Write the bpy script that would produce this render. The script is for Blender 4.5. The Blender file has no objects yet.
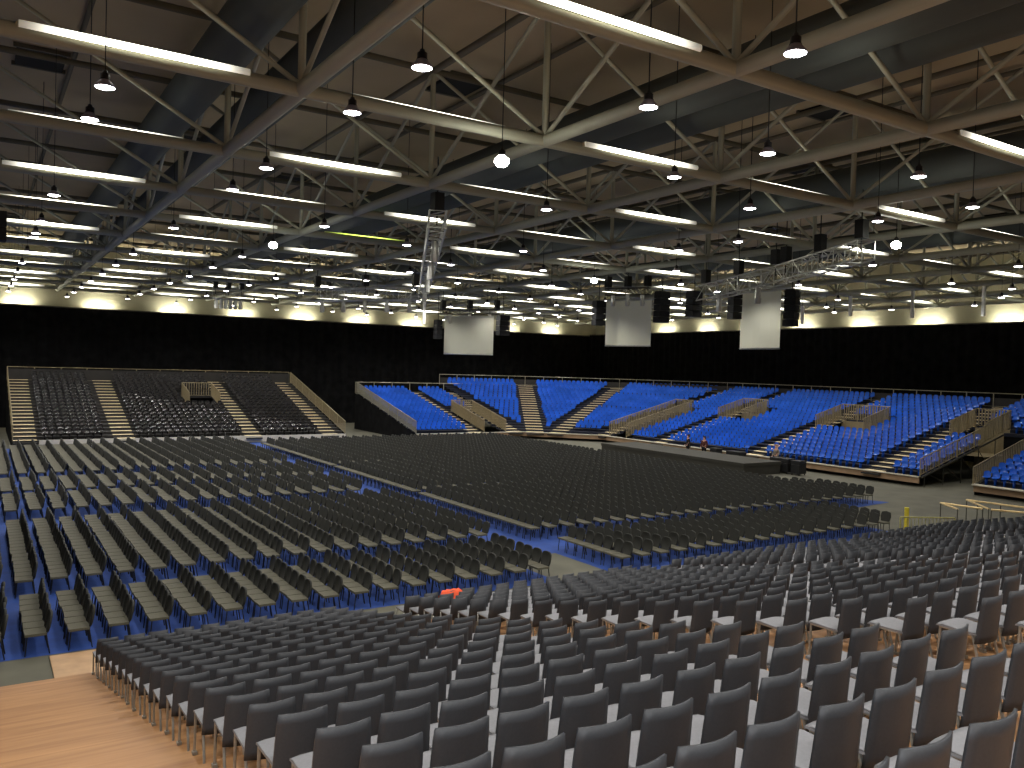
import bpy, bmesh, math, random
import numpy as np
from mathutils import Vector, Matrix

random.seed(7)
C = bpy.context.scene.collection
PI = math.pi
CAMZ = 6.5
FPX, PITCH, ROLL, YAW = 828.4, -0.0194, 0.0273, 0.5719   # focal length in pixels of the 1024x768 frame

# ------------------------------------------------------------------ camera
def setup_camera():
    Rt = Vector((math.cos(YAW), -math.sin(YAW), 0))
    Fh = Vector((math.sin(YAW), math.cos(YAW), 0))
    F = Fh * math.cos(PITCH) + Vector((0, 0, 1)) * math.sin(PITCH)
    U = Rt.cross(F)
    c, s = math.cos(ROLL), math.sin(ROLL)
    X = Rt * c + U * s
    Y = -Rt * s + U * c
    Z = -F
    cam = bpy.data.cameras.new('camera'); o = bpy.data.objects.new('camera', cam); C.objects.link(o)
    o.matrix_world = Matrix(((X.x, Y.x, Z.x, 0), (X.y, Y.y, Z.y, 0), (X.z, Y.z, Z.z, CAMZ), (0, 0, 0, 1)))
    cam.sensor_width = 36; cam.sensor_fit = 'HORIZONTAL'; cam.lens = FPX / 1024 * 36
    cam.clip_start = .05; cam.clip_end = 400
    bpy.context.scene.camera = o
setup_camera()

def view(x, y, z):
    """pixel position and depth of a world point, used only to choose which repeats the photograph can show"""
    z -= CAMZ
    c, s = math.cos(YAW), math.sin(YAW)
    a = x * c - y * s; b = x * s + y * c
    c, s = math.cos(PITCH), math.sin(PITCH)
    d = b * c + z * s; h = -b * s + z * c
    if d < .3: return (-9999, -9999, d)
    u = FPX * a / d; v = -FPX * h / d
    c, s = math.cos(ROLL), math.sin(ROLL)
    return (512 + u * c - v * s, 384 + u * s + v * c, d)
def seen(x, y, z, m=60):
    u, v, d = view(x, y, z)
    return d > .5 and -m < u < 1024 + m and -m < v < 768 + m

# ------------------------------------------------------------------ materials
M = {}
def mat(name, col, rough=.6, metal=0., var=.12, scale=8., bump=0., emit=None, estr=0., spec=.5):
    m = bpy.data.materials.new(name); m.use_nodes = True
    nt = m.node_tree; n = nt.nodes; l = nt.links
    b = n['Principled BSDF']
    b.inputs['Roughness'].default_value = rough; b.inputs['Metallic'].default_value = metal
    b.inputs['Specular IOR Level'].default_value = spec
    tc = n.new('ShaderNodeTexCoord'); nz = n.new('ShaderNodeTexNoise'); nz.inputs['Scale'].default_value = scale
    nz.inputs['Detail'].default_value = 3
    l.new(tc.outputs['Object'], nz.inputs['Vector'])
    r = n.new('ShaderNodeValToRGB')
    r.color_ramp.elements[0].position = .3; r.color_ramp.elements[1].position = .7
    r.color_ramp.elements[0].color = (*[c * (1 - var) for c in col], 1)
    r.color_ramp.elements[1].color = (*[min(1, c * (1 + var)) for c in col], 1)
    l.new(nz.outputs['Fac'], r.inputs['Fac']); l.new(r.outputs['Color'], b.inputs['Base Color'])
    if bump:
        bp = n.new('ShaderNodeBump'); bp.inputs['Strength'].default_value = bump
        l.new(nz.outputs['Fac'], bp.inputs['Height']); l.new(bp.outputs['Normal'], b.inputs['Normal'])
    if emit:
        b.inputs['Emission Color'].default_value = (*emit, 1); b.inputs['Emission Strength'].default_value = estr
    M[name] = m; return m
def srgb(r, g, b):
    f = lambda v: (v / 255 / 12.92) if v <= 10 else ((v / 255 + .055) / 1.055) ** 2.4
    return (f(r), f(g), f(b))

mat('shell_plastic', srgb(54, 56, 60), .5, scale=60, var=.1, bump=.05)
mat('seat_pad', srgb(128, 128, 131), .7, scale=40, var=.06)
mat('chair_steel', srgb(160, 158, 150), .35, .6, scale=20)
mat('floor_chair_back', srgb(40, 40, 34), .75, scale=30)
mat('floor_chair_seat', srgb(90, 87, 72), .8, scale=30)
mat('black_metal', srgb(36, 36, 36), .5, .3)
mat('blue_seat', srgb(40, 100, 210), .16, scale=.6, var=.22, spec=.8)
mat('dark_seat', srgb(40, 38, 38), .16, scale=.6, var=.25, spec=.8)
mat('blue_carpet', srgb(32, 66, 138), .85, scale=2, var=.15)
mat('concrete', srgb(92, 90, 76), .8, scale=.8, var=.2)
mat('dark_deck', srgb(44, 42, 40), .8, scale=2)
mat('blue_deck', srgb(24, 28, 44), .8, scale=2)
mat('stair_tread', srgb(236, 214, 168), .6, scale=3)
mat('fascia_wood', srgb(168, 138, 108), .6, scale=2)
mat('fascia_light', srgb(214, 206, 186), .6, scale=2)
mat('rail_steel', srgb(176, 170, 146), .4, .5)
mat('rail_tan', srgb(150, 136, 104), .5, .2)
mat('drape', (.007, .007, .0072), .95, scale=1.5, var=.5, spec=.1)
mat('cream_wall', srgb(132, 128, 108), .8, scale=.6)
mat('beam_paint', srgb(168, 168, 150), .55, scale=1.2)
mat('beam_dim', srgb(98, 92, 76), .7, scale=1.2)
mat('duct_metal', srgb(74, 80, 78), .75, .0, scale=1.5)
mat('vent_black', srgb(18, 17, 15), .9)
mat('lamp_body', srgb(40, 38, 44), .4, .4)
mat('lamp_shade', srgb(160, 152, 168), .35, .6)
mat('lamp_lens', (.9, .9, .9), .4, emit=(1, .98, 1.0), estr=30)
mat('lamp_bulb', (.9, .9, .9), .4, emit=(1, 1, .86), estr=60)
mat('batten_housing', srgb(158, 152, 128), .5)
mat('batten_tube', (.9, .9, .8), .4, emit=(1., .96, .8), estr=9)
mat('wash_tube', (.9, .9, .8), .4, emit=(1., .97, .78), estr=230)
mat('batten_green', (.8, .9, .4), .4, emit=(.75, .95, .15), estr=4)
mat('truss_alu', srgb(214, 214, 206), .3, .7)
mat('truss_dark', srgb(70, 68, 60), .5, .5)
mat('screen_cloth', srgb(206, 206, 186), .8, scale=.7, var=.08)
mat('speaker_black', srgb(24, 24, 25), .7)
mat('case_black', srgb(22, 22, 22), .6)
mat('skin', srgb(214, 160, 134), .6)
mat('cloth_black', srgb(20, 20, 24), .9)
mat('cloth_red', srgb(84, 40, 34), .9)
mat('cloth_grey', srgb(130, 122, 112), .9)
mat('hair_dark', srgb(40, 30, 24), .8)
mat('hair_fair', srgb(206, 172, 140), .8)
mat('barrier_steel', srgb(168, 162, 104), .5, .2)
mat('yellow_paint', srgb(220, 200, 60), .5)
mat('pale_rail', srgb(224, 196, 140), .4, .3)
mat('exit_green', srgb(60, 190, 60), .5, emit=(.2, .9, .2), estr=.5)
mat('jacket_orange', srgb(232, 90, 50), .8)
mat('riser_cloth', srgb(54, 52, 44), .85, scale=1)
mat('plywood', srgb(186, 150, 112), .6, scale=3)
mat('white_paint', srgb(235, 235, 230), .5)

def falloff(name, half):
    nt = M[name].node_tree; n = nt.nodes; l = nt.links
    tc = n.new('ShaderNodeTexCoord'); sp = n.new('ShaderNodeSeparateXYZ'); ab = n.new('ShaderNodeMath'); ab.operation = 'ABSOLUTE'
    mr = n.new('ShaderNodeMapRange'); mr.interpolation_type = 'SMOOTHSTEP'
    st = n['Principled BSDF'].inputs['Emission Strength'].default_value
    mr.inputs['From Min'].default_value = half; mr.inputs['From Max'].default_value = half * .05
    mr.inputs['To Min'].default_value = st * .02; mr.inputs['To Max'].default_value = st
    l.new(tc.outputs['Object'], sp.inputs[0]); l.new(sp.outputs['X'], ab.inputs[0]); l.new(ab.outputs[0], mr.inputs['Value'])
    l.new(mr.outputs[0], n['Principled BSDF'].inputs['Emission Strength'])
falloff('batten_tube', 2.1); falloff('batten_green', 2.1)
def wood_mat():
    m = bpy.data.materials.new('deck_wood'); m.use_nodes = True
    nt = m.node_tree; n = nt.nodes; l = nt.links; b = n['Principled BSDF']; b.inputs['Roughness'].default_value = .5
    tc = n.new('ShaderNodeTexCoord'); mp = n.new('ShaderNodeMapping'); mp.inputs['Scale'].default_value = (.35, 5, 1)
    nz = n.new('ShaderNodeTexNoise'); nz.inputs['Scale'].default_value = 2.2; nz.inputs['Detail'].default_value = 5
    l.new(tc.outputs['Object'], mp.inputs['Vector']); l.new(mp.outputs['Vector'], nz.inputs['Vector'])
    r = n.new('ShaderNodeValToRGB'); e = r.color_ramp.elements
    e[0].position = .3; e[0].color = (*srgb(150, 106, 66), 1); e[1].position = .72; e[1].color = (*srgb(180, 134, 86), 1)
    l.new(nz.outputs['Fac'], r.inputs['Fac']); l.new(r.outputs['Color'], b.inputs['Base Color'])
    M['deck_wood'] = m
wood_mat()
def cloth_mat(name, k):
    m = bpy.data.materials.new(name); m.use_nodes = True
    nt = m.node_tree; n = nt.nodes; l = nt.links; n.remove(n['Principled BSDF'])
    d = n.new('ShaderNodeBsdfDiffuse'); t = n.new('ShaderNodeBsdfTranslucent'); x = n.new('ShaderNodeMixShader'); x.inputs[0].default_value = .5
    tc = n.new('ShaderNodeTexCoord'); nz = n.new('ShaderNodeTexNoise'); nz.inputs['Scale'].default_value = .7
    r = n.new('ShaderNodeValToRGB'); r.color_ramp.elements[0].color = (.84 * k, .83 * k, .66 * k, 1); r.color_ramp.elements[1].color = (.93 * k, .92 * k, .74 * k, 1)
    l.new(tc.outputs['Object'], nz.inputs['Vector']); l.new(nz.outputs['Fac'], r.inputs['Fac'])
    for q in (d, t): l.new(r.outputs['Color'], q.inputs['Color'])
    l.new(d.outputs[0], x.inputs[1]); l.new(t.outputs[0], x.inputs[2]); l.new(x.outputs[0], n['Material Output'].inputs['Surface'])
    M[name] = m
cloth_mat('screen_cloth', 1.); cloth_mat('screen_dim', .62)  # dim copy of the same cloth: left screen's lower light put into colour
def ceiling_mat():
    m = bpy.data.materials.new('roof_board'); m.use_nodes = True
    nt = m.node_tree; n = nt.nodes; l = nt.links; b = n['Principled BSDF']; b.inputs['Roughness'].default_value = .85
    tc = n.new('ShaderNodeTexCoord'); w = n.new('ShaderNodeTexWave'); w.inputs['Scale'].default_value = 1.2; w.bands_direction = 'Y'
    nz = n.new('ShaderNodeTexNoise'); nz.inputs['Scale'].default_value = .35
    l.new(tc.outputs['Object'], w.inputs['Vector']); l.new(tc.outputs['Object'], nz.inputs['Vector'])
    r = n.new('ShaderNodeValToRGB'); e = r.color_ramp.elements
    e[0].color = (*srgb(164, 148, 120), 1); e[1].color = (*srgb(196, 176, 142), 1)
    l.new(nz.outputs['Fac'], r.inputs['Fac']); l.new(r.outputs['Color'], b.inputs['Base Color'])
    bp = n.new('ShaderNodeBump'); bp.inputs['Strength'].default_value = .4; l.new(w.outputs['Color'], bp.inputs['Height']); l.new(bp.outputs['Normal'], b.inputs['Normal'])
    M['roof_board'] = m
ceiling_mat()

# ------------------------------------------------------------------ mesh helpers
class MB:
    def __init__(s): s.v = []; s.f = []; s.m = []
    def add(s, vs, fs, mi=0):
        b = len(s.v); s.v += [tuple(v) for v in vs]
        for f in fs: s.f.append(tuple(i + b for i in f)); s.m.append(mi)
    def quad(s, a, b, c, d, mi=0): s.add([a, b, c, d], [(0, 1, 2, 3)], mi)
    def box(s, x0, x1, y0, y1, z0, z1, mi=0):
        s.add([(x0, y0, z0), (x1, y0, z0), (x1, y1, z0), (x0, y1, z0), (x0, y0, z1), (x1, y0, z1), (x1, y1, z1), (x0, y1, z1)],
              [(0, 3, 2, 1), (4, 5, 6, 7), (0, 1, 5, 4), (1, 2, 6, 5), (2, 3, 7, 6), (3, 0, 4, 7)], mi)
    def prism(s, base, z0, z1, mi=0):
        n = len(base)
        s.add([(x, y, z0) for x, y in base] + [(x, y, z1) for x, y in base],
              [tuple(range(n))[::-1], tuple(range(n, 2 * n))] + [(i, (i + 1) % n, n + (i + 1) % n, n + i) for i in range(n)], mi)
    def tube(s, p, q, r, n=6, mi=0, r2=None):
        p = Vector(p); q = Vector(q); d = (q - p)
        if d.length < 1e-6: return
        d.normalize(); a = d.orthogonal().normalized(); b = d.cross(a); r2 = r if r2 is None else r2
        vs = []
        for c, rr in ((p, r), (q, r2)):
            for i in range(n):
                t = 2 * PI * i / n; vs.append(c + (a * math.cos(t) + b * math.sin(t)) * rr)
        s.add(vs, [tuple(range(n))[::-1], tuple(range(n, 2 * n))] + [(i, (i + 1) % n, n + (i + 1) % n, n + i) for i in range(n)], mi)
    def path(s, pts, r, n=6, mi=0):
        for p, q in zip(pts, pts[1:]): s.tube(p, q, r, n, mi)
    def lathe(s, prof, n=14, mi=0):
        vs = []; fs = []
        for r, z in prof:
            for i in range(n): vs.append((r * math.cos(2 * PI * i / n), r * math.sin(2 * PI * i / n), z))
        for k in range(len(prof) - 1):
            for i in range(n): fs.append((k * n + i, k * n + (i + 1) % n, (k + 1) * n + (i + 1) % n, (k + 1) * n + i))
        s.add(vs, fs, mi)
    def merge(s, o, x=0, y=0, z=0, rz=0):
        c, sn = math.cos(rz), math.sin(rz); b = len(s.v)
        s.v += [(x + c * a - sn * d, y + sn * a + c * d, z + e) for a, d, e in o.v]
        s.f += [tuple(i + b for i in f) for f in o.f]; s.m += o.m
    def mesh(s, name, mats, smooth=False):
        me = bpy.data.meshes.new(name); me.from_pydata(s.v, [], s.f)
        for m in mats: me.materials.append(M[m])
        if len(mats) > 1: me.polygons.foreach_set('material_index', s.m)
        if smooth: me.polygons.foreach_set('use_smooth', [True] * len(s.f))
        me.update(); return me
    def build(s, name, mats, parent=None, smooth=False, bevel=0):
        if isinstance(mats, str): mats = [mats]
        o = link(name, s.mesh(name, mats, smooth), parent)
        if bevel:
            b = o.modifiers.new('edge', 'BEVEL'); b.width = bevel; b.segments = 2
        return o
def link(name, me, parent=None, loc=None, rz=0):
    o = bpy.data.objects.new(name, me); C.objects.link(o)
    if loc: o.location = loc
    if rz: o.rotation_euler = (0, 0, rz)
    if parent: o.parent = parent
    return o
def tag(o, label=None, cat=None, group=None, kind=None):
    if label: o['label'] = label
    if cat: o['category'] = cat
    if group: o['group'] = group
    if kind: o['kind'] = kind
    return o
def thing(name, label, cat, loc=(0, 0, 0), rz=0, group=None):
    return tag(link(name, None, None, loc, rz), label, cat, group)
def struct(o): o['kind'] = 'structure'; return o
ONES = 'zeroth first second third fourth fifth sixth seventh eighth ninth tenth eleventh twelfth thirteenth fourteenth fifteenth sixteenth seventeenth eighteenth nineteenth'.split()
TENS = {2: 'twent', 3: 'thirt', 4: 'fort', 5: 'fift', 6: 'sixt', 7: 'sevent', 8: 'eight', 9: 'ninet'}
def nth(n):
    if n < 20: return ONES[n]
    t, o = divmod(n, 10)
    return TENS[t] + 'ieth' if o == 0 else TENS[t] + 'y-' + ONES[o]

# ------------------------------------------------------------------ room shell
FARY, RIGHTX, CEIL = 87.5, 69.5, 17.0
b = MB(); b.quad((-30, -20, 0), (RIGHTX, -20, 0), (RIGHTX, FARY, 0), (-30, FARY, 0)); struct(b.build('floor', 'concrete'))
b = MB(); b.add([(-12, 20.35, .006), (15.0, 20.35, .006), (15.0, 23.6, .006), (17.2, 23.6, .006), (17.2, 20.1, .006), (32.6, 20.1, .006), (32.6, 24.8, .006), (40.2, 25.6, .006), (37.6, 32, .006), (37.3, 66.4, .006), (-12, 66.4, .006)], [tuple(range(11))])
tag(b.build('carpet', 'blue_carpet'), 'bright blue carpet laid under the rows of floor chairs', 'carpet')
b = MB(); b.box(-30, RIGHTX, -20, FARY, CEIL, CEIL + .2); struct(b.build('ceiling', 'roof_board'))
b = MB(); b.box(-30, RIGHTX + .3, FARY, FARY + .3, 0, CEIL); struct(b.build('wall_far', 'cream_wall'))
b = MB(); b.box(RIGHTX, RIGHTX + .3, -20, FARY, 0, CEIL); struct(b.build('wall_right', 'cream_wall'))

def drape(name, p, q, z0, z1, amp, wl, label):
    p = Vector(p); q = Vector(q); L = (q - p).length; d = (q - p) / L; nrm = Vector((-d.y, d.x, 0))
    N = int(L / wl * 8); b = MB(); vs = []
    for k in range(N + 1):
        a = L * k / N
        w = amp * math.sin(2 * PI * a / wl + .6 * math.sin(a * .37))
        for z in (z0, z1):
            vs.append(p + d * a + nrm * w * (1.2 if z == z0 else .8) + Vector((0, 0, z)))
    b.add(vs, [(2 * k, 2 * k + 2, 2 * k + 3, 2 * k + 1) for k in range(N)])
    t = thing(name, label, 'curtain')
    b.build('curtain_cloth', 'drape', t, smooth=True)
    b2 = MB(); b2.tube(p + Vector((0, 0, z1 + .05)), q + Vector((0, 0, z1 + .05)), .06); b2.build('curtain_pipe', 'truss_dark', t)
drape('blackout_drape', (-25, 85.6, 0), (68.0, 85.6, 0), .02, 10.85, .07, .9, 'tall black pleated drape closing off the far end behind the dark stand')
drape('blackout_drape', (66.9, 85.5, 0), (66.9, -10, 0), .02, 11.0, .07, .9, 'tall black pleated drape running behind the long blue stand on the right')

# ------------------------------------------------------------------ raked stands at the far side and on the right
class Section:
    """stepped seating between two radial lines; P(u-from-left in metres, t) gives plan positions"""
    def __init__(s, o1, d1, o2, d2, n, r, z0, dz, skips=(), holes=()):
        s.o1, s.o2 = Vector(o1), Vector(o2); s.d1, s.d2 = Vector(d1), Vector(d2)
        s.n, s.r, s.z0, s.dz, s.skips, s.holes = n, r, z0, dz, skips, holes
    def ends(s, t): return s.o1 + s.d1 * t, s.o2 + s.d2 * t
    def P(s, f, t): a, b = s.ends(t); return a + (b - a) * f
    def W(s, t): a, b = s.ends(t); return (b - a).length
    def deck(s, b, mi=0):
        for k in range(s.n):
            t0, t1 = k * s.r, (k + 1) * s.r; w = s.W(t0); z = s.z0 + s.dz * k
            cuts = sorted({0., 1.} | {h[0] / w for h in s.holes if h[2] <= k < h[3]} | {h[1] / w for h in s.holes if h[2] <= k < h[3]})
            for f0, f1 in zip(cuts, cuts[1:]):
                m = (f0 + f1) / 2 * w
                if any(h[0] < m < h[1] and h[2] <= k < h[3] for h in s.holes): continue
                A, B, D, E = s.P(f0, t0), s.P(f1, t0), s.P(f1, t1), s.P(f0, t1)
                b.quad((A.x, A.y, z), (B.x, B.y, z), (D.x, D.y, z), (E.x, E.y, z), mi)
                zl = z - s.dz if k else z - .25
                b.quad((A.x, A.y, zl), (B.x, B.y, zl), (B.x, B.y, z), (A.x, A.y, z), mi)
    def seats(s, pitch=.5):
        out = []
        for k in range(s.n):
            t = k * s.r + s.r * .72; w = s.W(t); a, e = s.ends(t); ang = math.atan2((e - a).y, (e - a).x)
            cnt = int((w - .2) / pitch); off = (w - cnt * pitch) / 2
            for c in range(cnt):
                u = off + (c + .5) * pitch
                bad = False
                for side, u0, u1 in s.skips:
                    q = u if side == 'L' else w - u
                    if u0 - .2 < q < u1 + .2: bad = True
                for h in s.holes:
                    if h[0] - .3 < u < h[1] + .3 and h[2] - .5 <= k < h[3] + .5: bad = True
                if bad: continue
                p = s.P(u / w, t); out.append((p.x, p.y, s.z0 + s.dz * k, ang, k, c, u, w))
        return out
def flight(b, o, d, w, n, r, z0, dz):
    """one stair flight along direction d: pale treads (slot 0) on dark risers (slot 1)"""
    o = Vector(o); d = Vector(d).normalized(); e = Vector((d.y, -d.x))
    def blk(t0, t1, za, zb, mi):
        pts = [o + d * t0 - e * w / 2, o + d * t0 + e * w / 2, o + d * t1 + e * w / 2, o + d * t1 - e * w / 2]
        b.prism([(p.x, p.y) for p in pts], za, zb, mi)
    for k in range(n):
        z = z0 + dz * k
        blk(k * r + .012, k * r + r * .56, z + .012, z + .045, 0)
        blk(k * r - r * .42, k * r - .004, z - dz + .01, z - dz / 2, 1)
def railing(b, pts, h=1.1, step=2., bars=.3, post=.035, bar=.012):
    pts = [Vector(p) for p in pts]
    for p, q in zip(pts, pts[1:]):
        L = (q - p).length; up = Vector((0, 0, h))
        b.tube(p + up, q + up, .03); b.tube(p + up * .12, q + up * .12, .02)
        n = max(1, round(L / step))
        for i in range(n + 1):
            c = p.lerp(q, i / n); b.tube(c, c + up, post)
        if bars:
            n = int(L / bars)
            for i in range(1, n):
                c = p.lerp(q, i / n); b.tube(c + up * .12, c + up, bar, 4)

BLUE, DARK = [], []
# --- dark stand across the far end, left
R1, N1, Z1, D1 = .795, 19, .5, .214
fy = 66.6
sd = Section((2.0, fy), (0, 1), (26.2, fy), (0, 1), N1, R1, Z1, D1,
             skips=[('L', 0, 1.75), ('L', 6.3, 7.9), ('L', 15.75, 17.25), ('R', 0, 2.2)], holes=[(13.0, 15.5, 9, 13)])
st = thing('grandstand', 'dark raked grandstand with four pale stair flights at the far left end', 'grandstand')
b = MB(); sd.deck(b); b.build('stepped_deck', 'dark_deck', st)
for x, w in ((2.75, 1.45), (9.1, 1.4), (18.5, 1.25), (24.9, 1.25)):
    b = MB(); flight(b, (x, fy), (0, 1), w, N1, R1, Z1, D1); b.build('stair_flight', ['stair_tread', 'dark_deck'], st)
b = MB(); b.box(3.6, 26.2, fy - .1, fy - .01, .05, Z1 + .04); b.build('front_fascia', 'fascia_light', st)
yb = fy + N1 * R1; zb = Z1 + D1 * (N1 - 1)
b = MB(); b.box(2, 26.2, yb, yb + .5, zb - .1, zb); railing(b, [(2.0, yb + .45, zb), (26.2, yb + .45, zb)], bars=0)
b.box(2, 26.2, yb + .4, yb + .44, zb, zb + .95, 1); b.build('back_railing', ['rail_tan', 'dark_deck'], st)
b = MB(); railing(b, [(26.2, fy + .1, Z1), (26.2, yb, zb)], bars=.22, bar=.03); b.build('side_railing', 'rail_tan', st)
b = MB(); railing(b, [(2.0, fy + .1, Z1), (2.0, yb, zb)], bars=0); b.build('side_railing', 'rail_tan', st)
b = MB(); b.add([(26.25, fy, 0), (26.25, yb + .5, 0), (26.25, yb + .5, zb), (26.25, fy, Z1)], [(0, 1, 2, 3)])
b.build('side_skirt', 'drape', st); b = MB()
b.add([(1.96, fy, 0), (1.96, yb + .5, 0), (1.96, yb + .5, zb), (1.96, fy, Z1)], [(0, 1, 2, 3)])
b.build('side_skirt', 'drape', st); b = MB()
b.quad((1.96, yb + .5, 0), (26.25, yb + .5, 0), (26.25, yb + .5, zb), (1.96, yb + .5, zb)); b.build('back_skirt', 'drape', st)
b = MB(); y0 = fy + 9 * R1; z0 = Z1 + 9 * D1
railing(b, [(15.0, y0 - .1, z0), (15.0, y0 + 4 * R1, z0 + 3 * D1 + .1), (17.5, y0 + 4 * R1, z0 + 3 * D1 + .1), (17.5, y0 - .1, z0)], h=1.25, bars=.2, bar=.035)
b.box(15.05, 17.45, y0 + 3.5 * R1, y0 + 3.9 * R1, z0 - 1.4, z0 + .4, 1); b.build('vomitory_railing', ['rail_tan', 'drape'], st)
for s in sd.seats(.52): DARK.append((*s, 'left'))

# --- blue stand: straight wing facing the camera, fanned corner, long right-hand side
R2, D2 = .80, .205
ca, sa = math.cos(PI / 6), math.sin(PI / 6)
kf = 1 / math.cos(PI / 12)
A0, A1 = (31.6, 64.0), (42.4, 64.0)
B1, B2, B3 = (43.3, 63.1), (44.7, 61.7), (47.7, 58.7)
dirs = [(0, kf), (sa * kf, ca * kf), (ca * kf, sa * kf), (kf, 0)]
NA, NB = 17, 20
secA = Section(A0, (0, 1), A1, (0, 1), NA, R2, .6, .185, skips=[('L', 5.2, 6.6), ('R', 0, 1.5), ('R', 1.5, 4.2 - 20)], holes=[(6.8, 9.0, 0, 8)])
fan = [Section(A1, dirs[0], B1, dirs[1], NB, R2, .6, D2, skips=[('R', 0, .9), ('L', 0, .35)]),
       Section(B1, dirs[1], B2, dirs[2], NB, R2, .6, D2, skips=[('L', 0, .9), ('R', 0, .9)]),
       Section(B2, dirs[2], B3, dirs[3], NB, R2, .6, D2, skips=[('L', 0, .9), ('R', 0, .8)], holes=[(1.2, 3.6, 0, 0)])]
YR0 = 28.5
# long side: row direction runs from the corner towards the camera side
VOM = [(1.0, 3.3, 0, 10), (7.9, 10.6, 8, 12), (17.9, 22.0, 8, 12), (27.9, 30.2, 9, 13)]
secR = Section(B3, (1, 0), (47.7, YR0), (1, 0), NB, R2, .6, D2,
               skips=[('L', 0, .8), ('L', 6.7, 8.1), ('L', 16.7, 18.1), ('L', 26.4, 27.8)], holes=VOM)
secR2 = Section((47.7, 25.2), (1, 0), (47.7, 10), (1, 0), NB, R2, .6, D2)
secBr = Section((57.3, YR0), (1, 0), (57.3, 25.4), (1, 0), 8, R2, .6 + 12 * D2, D2)

st = thing('grandstand', 'long bright blue raked grandstand curving round the far right corner', 'grandstand')
for nm, ss in (('stepped_deck', [secA]), ('stepped_deck', fan), ('stepped_deck', [secR, secBr])):
    b = MB(); [s.deck(b) for s in ss]; b.build(nm, 'blue_deck', st)
for o, d, w, n, dz in (((37.5, 64), (0, 1), 1.2, NA, .185), ((41.65, 64), (0, 1), 1.5, NA, .185), (B1, (sa, ca), 1.6, NB, D2), (B2, (ca, sa), 1.5, NB, D2),
                       (B3, (1, 0), 1.3, NB, D2), ((47.7, 51.3), (1, 0), 1.25, NB, D2), ((47.7, 41.3), (1, 0), 1.25, NB, D2), ((47.7, 31.6), (1, 0), 1.25, NB, D2)):
    rr = R2 * (kf if o in (B1, B2) else 1)
    b = MB(); flight(b, o, d, w, n, rr, .6, dz); b.build('stair_flight', ['stair_tread', 'dark_deck'], st)
# front edge boards
b = MB()
for p, q in (((A0[0], A0[1]), A1), (A1, B1), (B1, B2), (B2, B3), (B3, (47.7, YR0))):
    p = Vector((p[0], p[1], 0)); q = Vector((q[0], q[1], 0)); d = (q - p).normalized(); nrm = Vector((d.y, -d.x, 0))
    if nrm.dot(Vector((-1, -1, 0))) < 0: nrm = -nrm
    for off, za, zb_, mi in ((.0, .22, .62, 0), (.16, .58, .64, 1)):
        a1, a2 = p + nrm * (off + .02), q + nrm * (off + .02); c1, c2 = p + nrm * .01, q + nrm * .01
        if mi == 0: a1, a2 = p + nrm * .08, q + nrm * .08
        b.prism([(a1.x, a1.y), (a2.x, a2.y), (c2.x, c2.y), (c1.x, c1.y)], za, zb_, mi)
b.build('front_fascia', ['fascia_wood', 'fascia_light'], st)
# back rails
ya, za = 64 + NA * R2, .6 + .185 * (NA - 1)
zt = .6 + D2 * (NB - 1)
b = MB(); railing(b, [(A0[0], ya + .3, za), (43.5, ya + .3, za)], bars=0); b.box(A0[0], 43.5, ya, ya + .35, za - .08, za)
T = NB * R2
back = [Vector(A1) + Vector(dirs[0]) * T, Vector(B1) + Vector(dirs[1]) * T, Vector(B2) + Vector(dirs[2]) * T, Vector(B3) + Vector((1, 0)) * T, Vector((47.7 + T, YR0)), Vector((47.7 + T, YR0 - 3.1))]
railing(b, [(p.x, p.y, zt) for p in back], bars=0)
for p, q in zip(back, back[1:]):
    b.quad((p.x, p.y, zt - .1), (q.x, q.y, zt - .1), (q.x, q.y, zt + .75), (p.x, p.y, zt + .75), 1)
b.build('back_railing', ['rail_steel', 'dark_deck'], st)
b = MB(); railing(b, [(A0[0], 64.1, .6), (A0[0], ya, za)], bars=.22, bar=.04); b.build('side_railing', 'rail_steel', st)
b = MB(); railing(b, [(47.75, YR0, .6), (47.7 + 10 * R2, YR0, .6 + 10 * D2)], bars=.18, bar=.02); b.build('side_railing', 'rail_tan', st)
b = MB(); b.add([(A0[0] - .03, 64, 0), (A0[0] - .03, ya + .3, 0), (A0[0] - .03, ya + .3, za), (A0[0] - .03, 64, .6)], [(0, 1, 2, 3)])
b.build('side_skirt', 'drape', st); b = MB()
b.quad((57.3, YR0, 0), (57.3, 25.4, 0), (57.3, 25.4, .6 + 11 * D2), (57.3, YR0, .6 + 11 * D2)); b.build('side_skirt', 'drape', st)
b = MB()
for i in range(5):
    x = 48.2 + i * 2.0; z = .5 + (x - 47.7) / R2 * D2
    b.tube((x, YR0 - .02, 0), (x, YR0 - .02, z), .03)
    if i: b.tube((x - 2, YR0 - .02, z * .75), (x, YR0 - .02, .2), .022)
b.tube((47.8, YR0 - .02, .55), (57.2, YR0 - .02, .5 + 9.5 / R2 * D2), .06); b.build('scaffold', 'truss_dark', st)
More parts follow.
